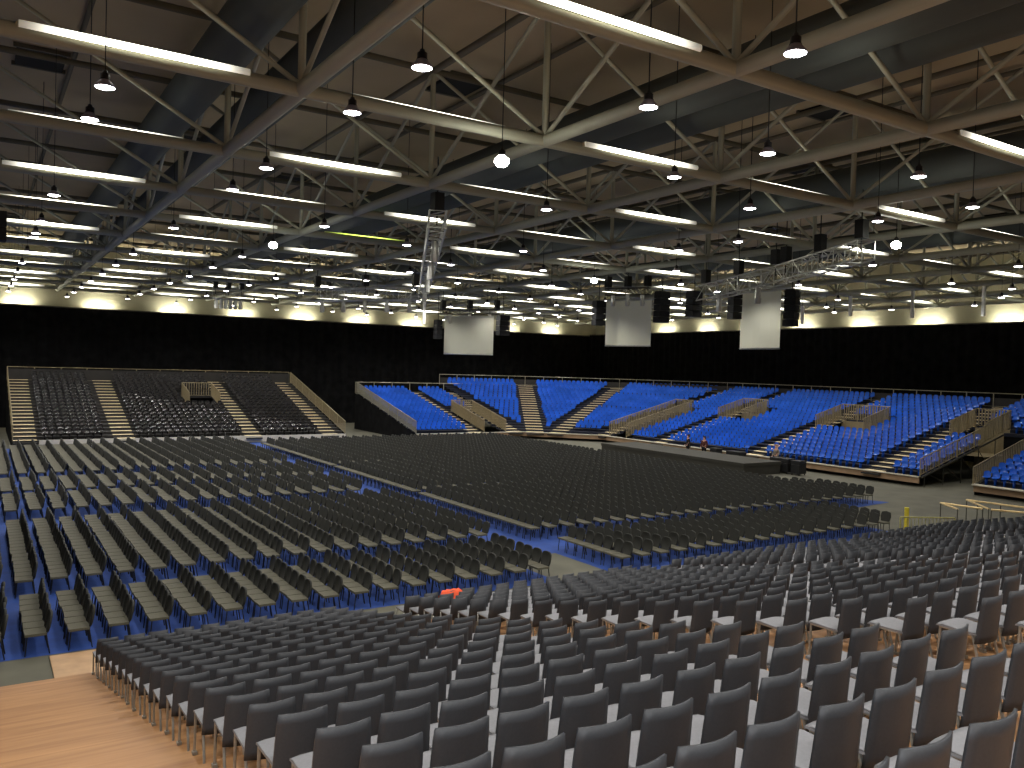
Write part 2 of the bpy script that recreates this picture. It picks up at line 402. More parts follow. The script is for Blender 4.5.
# entrances let into the rake, fenced with tan rails
def vom_rail(pts, h=1.15):
    b = MB(); railing(b, pts, h=h, bars=.2, bar=.05, step=1.2); b.build('vomitory_railing', 'rail_tan', st)
zk = lambda k: .6 + D2 * k
xk = lambda k: 47.7 + R2 * k
for u0, u1, k0, k1 in VOM:
    ya0, ya1 = B3[1] - u0, B3[1] - u1
    vom_rail([(xk(k0), ya0, zk(k0)), (xk(k1), ya0, zk(k1)), (xk(k1), ya1, zk(k1)), (xk(k0), ya1, zk(k0))], 1.3)
    b = MB(); b.quad((xk(k1) - .02, ya0, .0), (xk(k1) - .02, ya1, .0), (xk(k1) - .02, ya1, zk(k1)), (xk(k1) - .02, ya0, zk(k1)))
    if k0: b.quad((xk(k0), ya0, zk(k0) - .9), (xk(k1), ya0, zk(k0) - .9), (xk(k1), ya1, zk(k0) - .9), (xk(k0), ya1, zk(k0) - .9))
    b.build('vomitory_wall', 'rail_tan' if k0 else 'drape', st)
vom_rail([(38.4, 64.1, .6), (38.4, 64 + 8 * R2, .6 + 8 * .185), (40.7, 64 + 8 * R2, .6 + 8 * .185), (40.7, 64.1, .6)])
b = MB(); b.quad((38.4, 64 + 8 * R2, 0), (40.7, 64 + 8 * R2, 0), (40.7, 64 + 8 * R2, 2.0), (38.4, 64 + 8 * R2, 2.0)); b.build('vomitory_wall', 'drape', st)
for s in secA.seats(): BLUE.append((*s, 'wing'))
for i, f in enumerate(fan):
    for s in f.seats(): BLUE.append((*s, 'fan%d' % i))
for s in secR.seats(): BLUE.append((*s, 'side'))
for s in secBr.seats(): BLUE.append((*s, 'bridge'))

st = thing('grandstand', 'separate blue seating block beyond the gap at the right edge', 'grandstand')
b = MB(); secR2.deck(b); b.build('stepped_deck', 'blue_deck', st)
b = MB(); b.box(47.55, 47.69, 10, 25.2, .2, .62, 0); b.box(47.3, 47.69, 10, 25.2, .58, .64, 1); b.build('front_fascia', ['fascia_wood', 'fascia_light'], st)
b = MB(); railing(b, [(47.5, 25.2, .5), (47.7 + 12 * R2, 25.2, .6 + 12 * D2)], bars=.2, bar=.035); b.build('side_railing', 'rail_tan', st)
b = MB(); railing(b, [(47.7 + T, 25.1, zt), (47.7 + T, 10, zt)], bars=0); b.build('back_railing', 'rail_steel', st)
b = MB(); b.add([(47.7, 25.22, 0), (47.7 + T, 25.22, 0), (47.7 + T, 25.22, zt), (47.7, 25.22, .5)], [(0, 1, 2, 3)]); b.build('side_skirt', 'drape', st)
for s in secR2.seats(): BLUE.append((*s, 'end'))
b = MB(); b.box(57.2, 57.26, 26.0, 26.9, 2.0, 2.4)
s_ = tag(b.build('exit_sign', 'exit_green'), 'small green exit sign under the bridge between the two blue blocks', 'sign')

def bucket(colr):
    b = MB(); n = 7
    prof = [(-.30, .43, .0), (-.16, .415, .0), (-.02, .43, .0), (.06, .50, .01), (.09, .66, .02), (.10, .80, .03)]
    vs = []
    for y, z, e in prof:
        for i in range(n):
            a = (i / (n - 1) * 2 - 1); hw = .20 if z < .7 else .165
            vs.append((a * hw, y - e * 1.6 * a * a, z + (.02 * a * a if z < .5 else -.05 * a * a * (z > .75))))
    fs = [(r * n + i, r * n + i + 1, (r + 1) * n + i + 1, (r + 1) * n + i) for r in range(len(prof) - 1) for i in range(n - 1)]
    b.add(vs, fs)
    b.box(-.04, .04, -.12, .05, .006, .42)
    return b
def bucket_low():
    b = MB()
    b.quad((-.2, -.28, .43), (.2, -.28, .43), (.2, .04, .43), (-.2, .04, .43))
    b.add([(-.2, .0, .43), (0, .04, .43), (.2, .0, .43), (.2, .03, .66), (0, .085, .64), (-.2, .03, .66), (-.13, .05, .79), (0, .095, .80), (.13, .05, .79)], [(0, 1, 4, 5), (1, 2, 3, 4), (5, 4, 7, 6), (4, 3, 8, 7)])
    b.quad((-.21, -.28, .36), (.21, -.28, .36), (.21, -.28, .43), (-.21, -.28, .43))
    return b
def place_seats(lst, name, matn, group, labeller, stuff_label, cat, K=300):
    lst = [s for s in lst if seen(s[0], s[1], s[2] + .6, 25)]
    lst.sort(key=lambda s: view(s[0], s[1], s[2])[2])
    me = bucket(matn).mesh(name, [matn], True)
    for s in lst[:K]:
        o = link(name, me, None, (s[0], s[1], s[2]), s[3])
        tag(o, labeller(s), cat, group)
    b = MB(); low = bucket_low()
    for s in lst[K:]: b.merge(low, s[0], s[1], s[2], s[3])
    if lst[K:]:
        tag(b.build(name + 's', matn, None, True), stuff_label, cat, None, 'stuff')
# seat fronts must face down the rake: +y of the local seat points up the rake
def fix_ang(lst, flip):
    return [(s[0], s[1], s[2], s[3] + flip, *s[4:]) for s in lst]
STN = {'left': 'far left stand', 'side': 'right stand', 'end': 'separate right block', 'bridge': 'bridge over gap', 'wing': 'far wing', 'fan0': 'first corner wedge', 'fan1': 'second corner wedge', 'fan2': 'third corner wedge'}
def blue_label(s):
    k, c, sec = s[4], s[5], s[8]
    return f"blue seat in {STN[sec]}, {nth(k + 1)} row up, {nth(int(s[6] / .5) + 1)} place from far end"
def dark_label(s):
    return f"dark seat in {STN['left']}, {nth(s[4] + 1)} row up, {nth(int(s[6] / .52) + 1)} place from left end"
place_seats(BLUE, 'stadium_seat', 'blue_seat', 'blue seats of the raked stands', blue_label, 'remaining rows of blue bucket seats higher up and in the far corner', 'seat')
place_seats(DARK, 'bucket_seat', 'dark_seat', 'dark seats of the far left stand', dark_label, 'upper rows of dark bucket seats in the far left stand', 'seat')

# ------------------------------------------------------------------ near raked stand
RN = .7662
def Yi(i): return 4.161 + RN * i
def Zt(i): return CAMZ - 2.0875 - .2025 * i + .0012 * max(i - 4, 0) ** 2      # top of the chair backs of row i
def Zd(i): return Zt(i) - .8
IF = 17
st = thing('seating_stand', 'stepped wooden seating stand in the foreground with rows of grey chairs', 'grandstand')
b = MB(); X0, X1 = -9., 34.1
for i in range(-7, IF + 1):
    y0, y1 = Yi(i) - .2, Yi(i + 1) - .2; z = Zd(i) - .002
    b.box(X0, X1, y0, y1, z - .05, z)
    if i < IF: b.quad((X0, y1, Zd(i + 1)), (X1, y1, Zd(i + 1)), (X1, y1, z - .05), (X0, y1, z - .05))
b.build('stepped_deck', 'deck_wood', st)
b = MB(); yf = Yi(IF + 1) - .2
b.quad((X0, yf - .01, 0), (X1, yf - .01, 0), (X1, yf - .01, Zd(IF) - .05), (X0, yf - .01, Zd(IF) - .05)); b.build('front_panel', 'dark_deck', st)
AISLES = [(6.62, 8.08), (15.12, 16.44), (23.47, 24.79), (31.82, 33.6)]
for a0, a1 in AISLES:
    b = MB()
    for i in range(-7, IF + 1):
        y1 = Yi(i + 1) - .2
        b.box(a0, a1, y1 - .04, y1 + .004, Zd(i) + .001, Zd(i) + .012)
    b.build('step_nosing', 'white_paint', st)

def near_back(nu=9, nv=7):
    b = MB(); th = .016
    def pt(u, v, back):
        z = .34 + .46 * v
        hw = .203 - .016 * v
        if v > .8: hw -= .006 * ((v - .8) / .2) ** 2
        y = .05 - .05 * v + .045 * u * u
        z -= .004 * (abs(u) ** 6) * v
        return (u * hw, y - (th if back else 0), z)
    vs = [pt(i / (nu - 1) * 2 - 1, j / (nv - 1), k) for k in (0, 1) for j in range(nv) for i in range(nu)]
    N = nu * nv; fs = []
    for j in range(nv - 1):
        for i in range(nu - 1):
            a = j * nu + i
            fs.append((a + 1, a, a + nu, a + nu + 1)); fs.append((N + a, N + a + 1, N + a + nu + 1, N + a + nu))
    rim = [i for i in range(nu)] + [j * nu + nu - 1 for j in range(1, nv)] + [(nv - 1) * nu + i for i in range(nu - 2, -1, -1)] + [j * nu for j in range(nv - 2, 0, -1)]
    for a, c in zip(rim, rim[1:] + rim[:1]): fs.append((a, c, N + c, N + a))
    b.add(vs, fs); return b
def near_seat():
    b = MB(); n = 7; vs = []
    prof = [(.07, .445), (.09, .458), (.25, .452), (.42, .458), (.475, .445), (.48, .425)]
    for y, z in prof:
        for i in range(n):
            a = i / (n - 1) * 2 - 1
            vs.append((a * .2, y, z - .012 * a ** 4))
    b.add(vs, [(r * n + i, r * n + i + 1, (r + 1) * n + i + 1, (r + 1) * n + i) for r in range(len(prof) - 1) for i in range(n - 1)])
    b.quad((-.2, .07, .42), (-.2, .48, .42), (.2, .48, .42), (.2, .07, .42))
    for sx in (-1, 1): b.quad((sx * .2, .07, .42), (sx * .2, .48, .42), (sx * .2, .47, .44), (sx * .2, .08, .44))
    return b
def near_legs():
    b = MB()
    b.path([(0, .46, .012), (0, .44, .415), (0, .12, .415), (0, .02, .012)], .013, 6)
    b.box(-.022, .022, .43, .49, .0, .03)
    b.box(-.022, .022, -.01, .05, .0, .03)
    return b
ME_BACK = near_back().mesh('backrest', ['shell_plastic'], True)
ME_SEAT = near_seat().mesh('seat', ['seat_pad'], True)
ME_LEG = near_legs().mesh('leg_frame', ['chair_steel'])
def near_low():
    b = MB()
    b.merge(near_back(5, 3))
    b.box(-.215, .215, .08, .48, .42, .455, 1)
    for sx in (-.21, .21):
        b.box(sx - .012, sx + .012, .44, .465, 0, .42, 2); b.box(sx - .012, sx + .012, .03, .055, 0, .42, 2)
    return b
NEAR = []
blocks = [('left', [1.98, 2.43, 2.88, 3.35, 3.84] + [4.326 + .5 * k for k in range(5)])]
for nm, x in (('middle', 8.35), ('right', 16.7), ('far', 25.05)): blocks.append((nm, [x + .5 * k for k in range(14)]))
for nm, xs in blocks:
    for i in range(-5, IF + 1):
        for k, x in enumerate(xs):
            NEAR.append((x + .012 * (Yi(i) - 5), Yi(i), Zd(i), nm, i, k, len(xs)))
NEAR = [n for n in NEAR if seen(n[0], n[1], n[2] + .6, 70)]
NEAR.sort(key=lambda n: view(n[0], n[1], n[2] + .6)[2])
def near_label(n):
    x, y, z, nm, i, k, m = n
    row = nth(IF + 1 - i)
    if nm == 'left': w = f"{nth(m - k)} seat left of nearest aisle"
    elif nm == 'middle': w = f"{nth(k + 1)} seat right of nearest aisle"
    elif nm == 'right': w = f"{nth(k + 1)} seat right of second aisle"
    else: w = f"{nth(k + 1)} seat right of third aisle"
    return f"dark grey chair, {row} row above stand front, {w}"
for n in NEAR[:300]:
    j = random.uniform(-.012, .012)
    t = thing('stacking_chair', near_label(n), 'chair', (n[0] + j, n[1] + random.uniform(-.015, .015), n[2]), random.uniform(-.03, .03), 'grey chairs on the near stand')
    link('backrest', ME_BACK, t); link('seat', ME_SEAT, t)
    link('leg_frame', ME_LEG, t, (-.185, 0, 0)); link('leg_frame', ME_LEG, t, (.185, 0, 0))
b = MB(); low = near_low()
for n in NEAR[300:]: b.merge(low, n[0] + random.uniform(-.012, .012), n[1] + random.uniform(-.015, .015), n[2], random.uniform(-.03, .03))
tag(b.build('stacking_chairs', ['shell_plastic', 'seat_pad', 'chair_steel'], None, True), 'remaining rows of grey chairs toward the front and far right of the stand', 'chair', None, 'stuff')

# ------------------------------------------------------------------ floor chairs (they face the stage, towards -x)
def oval(n, hw, z0, z1, p=3.2):
    zc, hh = (z0 + z1) / 2, (z1 - z0) / 2; out = []
    for i in range(n):
        t = 2 * PI * i / n; c, s = math.cos(t), math.sin(t)
        out.append((hw * math.copysign(abs(c) ** (2 / p), c), zc + hh * math.copysign(abs(s) ** (2 / p), s)))
    return out
def floor_back(n=16, lean=.07):
    b = MB(); o = oval(n, .232, .44, .90); vs = []
    for off, sc in ((.0, .9), (.02, 1.), (-.03, 1.), (-.045, .9)):
        for x, z in o:
            zc = .67; zz = zc + (z - zc) * sc; vs.append((x * sc, -.21 + off - lean * (zz - .45) / .4, zz))
    fs = [(i, (i + 1) % n, n + (i + 1) % n, n + i) for i in range(n)] + [(2 * n + i, n + i, n + (i + 1) % n, 2 * n + (i + 1) % n) for i in range(n)]
    fs += [(2 * n + i, 2 * n + (i + 1) % n, 3 * n + (i + 1) % n, 3 * n + i) for i in range(n)]
    fs += [tuple(range(n))[::-1], tuple(range(3 * n, 4 * n))]
    b.add(vs, fs); return b
def floor_frame():
    b = MB()
    for sx in (-.2, .2):
        b.path([(sx, .2, 0), (sx, .16, .42), (sx, -.2, .42), (sx, -.27, 0)], .014, 5)
        b.tube((sx, -.2, .42), (sx, -.24, .62), .014, 5)
    b.tube((-.2, .16, .41), (.2, .16, .41), .012, 5); b.tube((-.2, -.2, .41), (.2, -.2, .41), .012, 5)
    return b
def floor_seat():
    b = MB(); b.box(-.235, .235, -.21, .21, .42, .475); return b
ME_FB = floor_back().mesh('backrest', ['floor_chair_back'], True)
ME_FF = floor_frame().mesh('leg_frame', ['black_metal'])
ME_FS = floor_seat().mesh('seat', ['floor_chair_seat'])
def floor_low():
    b = MB(); n = 8; o = oval(n, .232, .44, .90); vs = []
    for off in (.0, -.05):
        for x, z in o: vs.append((x, -.2 + off - .07 * (z - .45) / .4, z))
    b.add(vs, [tuple(range(n))[::-1], tuple(range(n, 2 * n))] + [(i, (i + 1) % n, n + (i + 1) % n, n + i) for i in range(n)], 0)
    b.box(-.235, .235, -.21, .21, .42, .475, 1)
    for sx in (-.2, .2):
        b.tube((sx, .2, 0), (sx, .16, .43), .016, 3, 2); b.tube((sx, -.27, 0), (sx, -.2, .43), .016, 3, 2)
    return b
def floor_mid():
    b = MB(); b.merge(floor_back(12)); b.m = [0] * len(b.f)
    k = len(b.f); b.box(-.235, .235, -.21, .21, .42, .475, 1)
    for sx in (-.2, .2):
        b.tube((sx, .2, 0), (sx, .16, .43), .016, 4, 2); b.tube((sx, -.27, 0), (sx, -.2, .43), .016, 4, 2)
    return b
FL = []
YB = [(20.65, 7), (25.7, 19), (37.45, 9), (42.85, 9), (49.05, 30)]
PX = .835
seat_no = 0; ys = []
for y0, n in YB:
    for k in range(n): seat_no += 1; ys.append((y0 + .505 * k, seat_no, y0))
for r in range(-2, 17):
    for y, sn, y0 in ys:
        if r == 16 and y0 < 21: continue
        FL.append((1.93 + PX * r, y, 'left', 17 - r, sn))
yr = [20.65 + .505 * k for k in range(7)] + [25.9 + .505 * k for k in range(19)] + [36.0 + .505 * k for k in range(21)] + [47.0 + .505 * k for k in range(29)]
for r in range(0, 26):
    for sn, y in enumerate(yr):
        x = 17.75 + PX * r
        if y < 25 and x > 32.3: continue
        if x > 37.1 + max(0, 31.5 - y) * .62 or y > 61.5: continue
        FL.append((x, y, 'right', r + 1, sn + 1))
FL = [f for f in FL if seen(f[0], f[1], .7, 40)]
FL.sort(key=lambda f: view(f[0], f[1], .7)[2])
def floor_label(f):
    return f"black chair {f[2]} of centre aisle, {nth(f[3])} row out, {nth(f[4])} seat from near end"
ME_FM = floor_mid().mesh('floor_chair', ['floor_chair_back', 'floor_chair_seat', 'black_metal'])
for q, f in enumerate(FL[:300]):
    loc = (f[0] + random.uniform(-.02, .02), f[1], .006); rz = PI / 2 + random.uniform(-.05, .05)
    t = thing('floor_chair', floor_label(f), 'chair', loc, rz, 'black chairs set out on the blue carpet')
    link('backrest', ME_FB, t); link('seat', ME_FS, t); link('leg_frame', ME_FF, t)
b = MB(); low = floor_low()
for f in FL[300:]: b.merge(low, f[0] + random.uniform(-.025, .025), f[1], .006, PI / 2 + random.uniform(-.04, .04))
tag(b.build('floor_chairs', ['floor_chair_back', 'floor_chair_seat', 'black_metal']), 'the further rows of black chairs across the blue hall carpet', 'chair', None, 'stuff')

# ------------------------------------------------------------------ roof space frame
BAY, JX, IY, ZB, ZTOP = 6.56, 5.91, 11.54, 12.5, 16.2
def NX(j): return JX + BAY * j
def NY(i): return IY + BAY * i
IR, JR = range(-1, 12), range(-2, 10)
UNIT = {}
def unit(n, m):
    if (n, m) not in UNIT:
        b = MB(); b.tube((0, 0, 0), (0, 0, 1), 1, n); UNIT[n, m] = b.mesh('tube', [m], n > 5)
    return UNIT[n, m]
def bar(name, p, q, r, m, parent, n=8):
    p = Vector(p); q = Vector(q); d = q - p
    o = bpy.data.objects.new(name, unit(n, m)); C.objects.link(o); o.parent = parent
    o.matrix_local = Matrix.Translation(p) @ d.to_track_quat('Z', 'Y').to_matrix().to_4x4() @ Matrix.Diagonal((r, r, d.length, 1))
    return o
for j in JR:
    x = NX(j); ya_, yb_ = NY(-1) - 3, NY(11) + 2.5
    t = thing('roof_truss', f"pale steel roof truss running away from the camera, {nth(j + 3)} from the left wall", 'roof truss', (x, 0, 0), 0, 'roof trusses running lengthwise')
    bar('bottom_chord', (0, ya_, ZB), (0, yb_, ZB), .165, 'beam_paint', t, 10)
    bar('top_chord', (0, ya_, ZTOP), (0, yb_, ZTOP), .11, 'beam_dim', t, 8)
    for i in IR:
        if not (seen(x, NY(i), ZB, 150) or seen(x, NY(i), ZTOP, 150)): continue
        bar('post', (0, NY(i), ZB), (0, NY(i), ZTOP), .09, 'beam_paint', t)
        bar('diagonal', (0, NY(i), ZB + .1), (0, NY(i - 1), ZTOP), .062, 'beam_paint', t)
for i in IR:
    y = NY(i); xa, xb = NX(-2) - 3, NX(9) + 1.5
    t = thing('roof_truss', f"pale steel roof truss crossing the hall, {nth(i + 2)} from the camera", 'roof truss', (0, y, 0), 0, 'roof trusses running crosswise')
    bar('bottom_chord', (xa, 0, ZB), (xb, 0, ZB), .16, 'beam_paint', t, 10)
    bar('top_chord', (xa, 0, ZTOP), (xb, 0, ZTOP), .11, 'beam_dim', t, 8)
    for j in JR:
        if not (seen(NX(j), y, ZB, 150) or seen(NX(j), y, ZTOP, 150)): continue
        bar('diagonal', (NX(j), 0, ZB + .1), (NX(j - 1), 0, ZTOP), .062, 'beam_paint', t)
# intermediate purlins just under the boards
for k, x in enumerate([NX(j) + BAY / 2 for j in JR]):
    o = bar('roof_purlin', (x, 0, 16.8), (x, 86, 16.8), .09, 'beam_dim', None, 6)
    tag(o, f"thin brown roof purlin under the ceiling boards, {nth(k + 1)} from the left", 'purlin', 'roof purlins')

# battens lying along the cross beams, on alternating sides of the beam
mb = MB(); mb.box(-2.15, 2.15, -.06, .06, .02, .05); ME_BH = mb.mesh('housing', ['batten_housing'])
mb = MB()
prof = [(-.07, .0), (-.06, .045), (-.03, .065), (.03, .065), (.06, .045), (.07, .0)]
n_ = len(prof)
mb.add([(x, y, z) for x in (-2.1, 2.1) for y, z in prof], [(k, k + 1, n_ + k + 1, n_ + k) for k in range(n_ - 1)] + [tuple(range(n_))[::-1], tuple(range(n_, 2 * n_))])
ME_BT = mb.mesh('tube', ['batten_tube']); ME_BG = mb.mesh('tube', ['batten_green'])
for i in range(-1, 12):
    for j in range(-2, 9):
        x = NX(j) + BAY / 2; y = NY(i); near = (i + j) % 2 == 0
        if not (seen(x - 2, y, ZB, 30) or seen(x + 2, y, ZB, 30)): continue
        t = thing('batten_light', f"long fluorescent batten {'in front of' if near else 'behind'} the {nth(i + 2)} cross truss, {nth(j + 3)} bay from left", 'light fixture',
                  (x, y + (-.135 if near else .11), ZB + (.075 if near else .1)), 0, 'fluorescent battens along the roof trusses')
        t.rotation_euler = (1.4 if near else -.5, 0, 0)
        link('housing', ME_BH, t)
        link('tube', ME_BG if (i, j) == (4, 1) else ME_BT, t, (0, 0, .05))

# wall washers standing just behind the drape heads, one to a bay
mb = MB(); mb.box(-1.2, 1.2, -.08, .08, -.06, 0); ME_WH = mb.mesh('housing', ['batten_housing'])
mb = MB(); mb.box(-1.15, 1.15, -.06, .06, .001, .05); ME_WT = mb.mesh('tube', ['wash_tube'])
for j in range(-2, 9):
    x = NX(j) + BAY * .55
    t = thing('wall_washer', f"fluorescent strip lighting the cream wall above the far drape, {nth(j + 3)} bay from left", 'light fixture', (x, 86.9, 10.95), 0, 'wall washers above the drapes')
    link('housing', ME_WH, t); link('tube', ME_WT, t)
for i in range(1, 11):
    t = thing('wall_washer', f"fluorescent strip lighting the cream wall above the right drape, {nth(i)} bay back", 'light fixture', (68.9, NY(i) + BAY * .5, 11.1), PI / 2, 'wall washers above the drapes')
    link('housing', ME_WH, t); link('tube', ME_WT, t)

# pendant lamps
mb = MB(); mb.lathe([(.0, .31), (.04, .31), (.05, .27), (.085, .25), (.085, .16), (.10, .14), (.0, .14)], 12); ME_LN = mb.mesh('lamp_housing', ['lamp_body'], True)
mb = MB(); mb.lathe([(.08, .15), (.11, .11), (.165, .05), (.185, .0), (.17, .0)], 16); ME_LS = mb.mesh('lamp_shade', ['lamp_shade'], True)
mb = MB(); mb.lathe([(.0, -.03), (.1, -.022), (.172, .002)], 16); ME_LL = mb.mesh('lens', ['lamp_lens'], True)
mb = MB(); mb.lathe([(.0, -.14), (.12, -.11), (.18, -.03), (.18, .05), (.1, .12), (.05, .16)], 16); ME_LB = mb.mesh('bulb', ['lamp_bulb'], True)
XL = [-6.9, -2.5, 1.9, 6.2, 10.6, 14.95, 19.5, 24.1, 28.9, 33.4, 37.9, 42.4, 46.9, 51.4, 55.9]
YL0 = {0: [17.2, 19.7, 29.7, 35.8, 39.5], 1: [12.7, 15.8, 21.7, 24.7, 33.9], 2: [8.6, 11.5, 17.2, 29.5, 35.8], 3: [12.8, 15.8, 21.5, 31.0],
      4: [11.5, 17.3, 29.7, 36.2], 5: [13.1, 16.1, 21.9, 24.8, 34.8], 6: [17.8, 30.2, 36.7], 7: [14, 22.5, 34.5], 8: [18, 30, 36], 9: [24, 36], 10: [23.2, 34], 11: [26, 38], 12: [30, 36]}
OPEN = {(2, 17.2), (2, 35.8), (6, 17.8), (6, 36.7)}
YL = {c: [-14 + 5.5 * k for k in range(4)] + YL0.get(c - 2, []) for c in range(15)}
for c, x in enumerate(XL):
    if c < 2: YL[c] += [3.5, 9, 14.5]
    ys_ = YL[c] + [40.8 + 6 * k + (c % 2) * 3 for k in range(7)]
    for r, y in enumerate(ys_):
        if not (seen(x, y, 11.5, 120) or (-9 < y < 12 and x < 22)): continue
        opn = (c - 2, y) in OPEN
        for i in IR:
            if abs(y - NY(i)) < .4: y = NY(i) + .42
        t = thing('pendant_lamp', (f"glaring open bulb lamp under the roof, {nth(c + 1)} line from left, {nth(r + 1)} along it" if opn else
                  f"bell shaped pendant lamp under the roof, {nth(c + 1)} line from left, {nth(r + 1)} along it"), 'lamp', (x, y, 11.5), 0, 'pendant lamps under the roof')
        link('lamp_housing', ME_LN, t)
        if opn: link('bulb', ME_LB, t)
        else: link('lamp_shade', ME_LS, t); link('lens', ME_LL, t)
        bar('cord', (0, 0, .31), (0, 0, 16.7 - 11.5), .012, 'black_metal', t, 4)
        if seen(x, y, 11.5, 60) or True:
            ld = bpy.data.lights.new('lamp_light', 'SPOT'); ld.energy = 520; ld.spot_size = 2.5; ld.spot_blend = .7; ld.shadow_soft_size = .2
            ld.color = (1, .975, .93)
            lo = bpy.data.objects.new('lamp_light', ld); C.objects.link(lo); lo.parent = t; lo.location = (0, 0, -.2)

# air ducts and dark smoke hatches
for k, (x, z) in enumerate([(5.25, 14.5), (7.4, 14.5), (16.6, 14.4), (18.2, 14.4), (30.0, 14.5), (31.6, 14.5), (43.8, 14.4)]):
    o = bar('air_duct', (x, 2, z), (x, 84, z), .62, 'duct_metal', None, 18)
    tag(o, f"thick grey air duct running lengthwise under the roof, {nth(k + 1)} from the left", 'duct', 'air ducts under the roof')
k = 0
for j in range(-1, 8):
    for i in range(0, 10):
        if (i + 2 * j) % 3: continue
        x, y = NX(j) + 4.3 - BAY * .3, NY(i) + BAY * 1.4
        if not seen(x, y, CEIL, 20): continue
        k += 1; b = MB(); b.box(-.75, .75, -1.0, 1.0, -.12, -.005); b.box(-.85, .85, -1.1, -1.0, -.14, 0, 1); b.box(-.85, .85, 1.0, 1.1, -.14, 0, 1)
        o = b.build('smoke_hatch', ['vent_black', 'beam_dim']); o.location = (x, y, CEIL - .01)
        tag(o, f"black square smoke hatch in the ceiling, {nth(i + 1)} bay back, {nth(j + 2)} bay from left", 'vent', 'smoke hatches in the ceiling')

# ------------------------------------------------------------------ rigging: lattice trusses, screens, loudspeakers
def lattice(p, q, w=.5, label='', mats='truss_alu', lamps=0):
    p = Vector(p); q = Vector(q); L = (q - p).length; d = (q - p) / L; s = Vector((-d.y, d.x, 0)).normalized(); u = d.cross(s)
    if u.z < 0: u = -u
    t = thing('hanging_truss', label, 'truss')
    b = MB(); c = [s * a * w / 2 + u * e * w / 2 for a, e in ((-1, -1), (1, -1), (1, 1), (-1, 1))]
    for k in c: b.tube(p + k, q + k, .035)
    b.build('main_tube', mats, t)
    b = MB(); n = max(2, int(L / .8))
    for k in range(n):
        a0, a1 = p + d * L * k / n, p + d * L * (k + 1) / n
        for e in range(4):
            f = (e + 1) % 4
            b.tube(a0 + c[e], a0 + c[f], .018, 4); b.tube(a0 + c[e if k % 2 else f], a1 + c[f if k % 2 else e], .018, 4)
    b.build('lacing', mats, t)
    for f in (.05, .5, .95):
        m = p.lerp(q, f); b = MB(); b.tube(m, (m.x, m.y, 13.6), .025); b.box(m.x - .18, m.x + .18, m.y - .18, m.y + .18, m.z + w * .7, m.z + w * .7 + .7); b.build('chain_hoist', 'black_metal', t)
    for k in range(lamps):
        m = p.lerp(q, (k + .5) / lamps); b = MB(); b.tube(m + Vector((0, 0, -w / 2)), m + Vector((0, 0, -w / 2 - .5)), .13, 8); b.tube(m + Vector((0, 0, -w / 2 - .5)), m + Vector((0, 0, -w / 2 - .75)), .17, 8, r2=.13)
        b.build('stage_lamp', 'truss_alu', t)
def pix(u, v, depth):
    a, bb = u - 512, v - 384; c, s = math.cos(ROLL), math.sin(ROLL)
    u2 = (a * c + bb * s) / FPX; zu = -(-a * s + bb * c) / FPX
    c, s = math.cos(PITCH), math.sin(PITCH); y = c - zu * s; z = s + zu * c
    c, s = math.cos(YAW), math.sin(YAW)
    return Vector((u2 * c + y * s, -u2 * s + y * c, z)) * depth + Vector((0, 0, CAMZ))
lattice(pix(438, 219, 27), pix(424, 289, 50), .55, 'bright silver lattice truss seen end on, running away above the floor chairs', lamps=4)
lattice(pix(421, 294, 51.5), pix(312, 295, 54), .75, 'silver lattice truss hanging crosswise, joined to the end of another truss', lamps=5)
lattice(pix(866, 250, 31), pix(782, 274, 38), .7, 'dim lattice truss climbing to the right above the rightmost screen')
lattice(pix(780, 275, 38.2), pix(702, 294, 44), .75, 'bright silver lattice truss stub above the left edge of rightmost screen', lamps=2)
lattice(pix(214, 294, 66), pix(243, 296, 66), .7, 'short lattice truss with moving heads hanging before the far drape', lamps=6)
lattice(pix(440, 312, 67.5), pix(500, 312, 67), .35, 'thin lattice truss above the leftmost hanging screen', mats='truss_dark', lamps=3)
lattice(pix(606, 292, 56), pix(650, 291, 55), .45, 'thin lattice truss above the middle hanging screen', mats='truss_dark', lamps=3)

def screen(c, d, w, h, label, cm='screen_cloth'):
    c = Vector(c); d = Vector((d[0], d[1], 0)).normalized(); nrm = Vector((d.y, -d.x, 0))
    if nrm.dot(-c) < 0: nrm = -nrm
    t = thing('projection_screen', label, 'screen')
    b = MB(); N = 12; vs = []
    for k in range(N + 1):
        a = (k / N - .5) * w
        for z in (-h / 2, h / 2): vs.append(c + d * a + Vector((0, 0, z)) + nrm * (.01 * math.sin(k * 1.9)))
    b.add(vs, [(2 * k, 2 * k + 2, 2 * k + 3, 2 * k + 1) for k in range(N)]); b.build('screen_cloth', cm, t)
    b = MB()
    for z in (-h / 2 - .04, h / 2 + .04): b.tube(c - d * w / 2 + Vector((0, 0, z)), c + d * w / 2 + Vector((0, 0, z)), .05)
    b.build('roller_bar', 'truss_alu', t)
    b = MB()
    for a in (-.42, .42): p = c + d * w * a; b.tube(p + Vector((0, 0, h / 2)), p + Vector((0, 0, h / 2 + .09)), .02, 4)
    b.build('hanging_wire', 'black_metal', t)
screen(pix(468.5, 335.5, 67), (2.7, -3.3), 4.25, 2.95, 'dim pale projection screen hanging leftmost, in front of the far drape', 'screen_dim')
screen(pix(628, 323, 56), (1.48, -3.7), 3.42, 3.0, 'bright pale projection screen hanging between two loudspeakers, middle of the three')
screen(pix(760, 320, 45), (.02, -3.95), 2.72, 3.02, 'tall looking pale projection screen hanging rightmost, below a lattice truss')
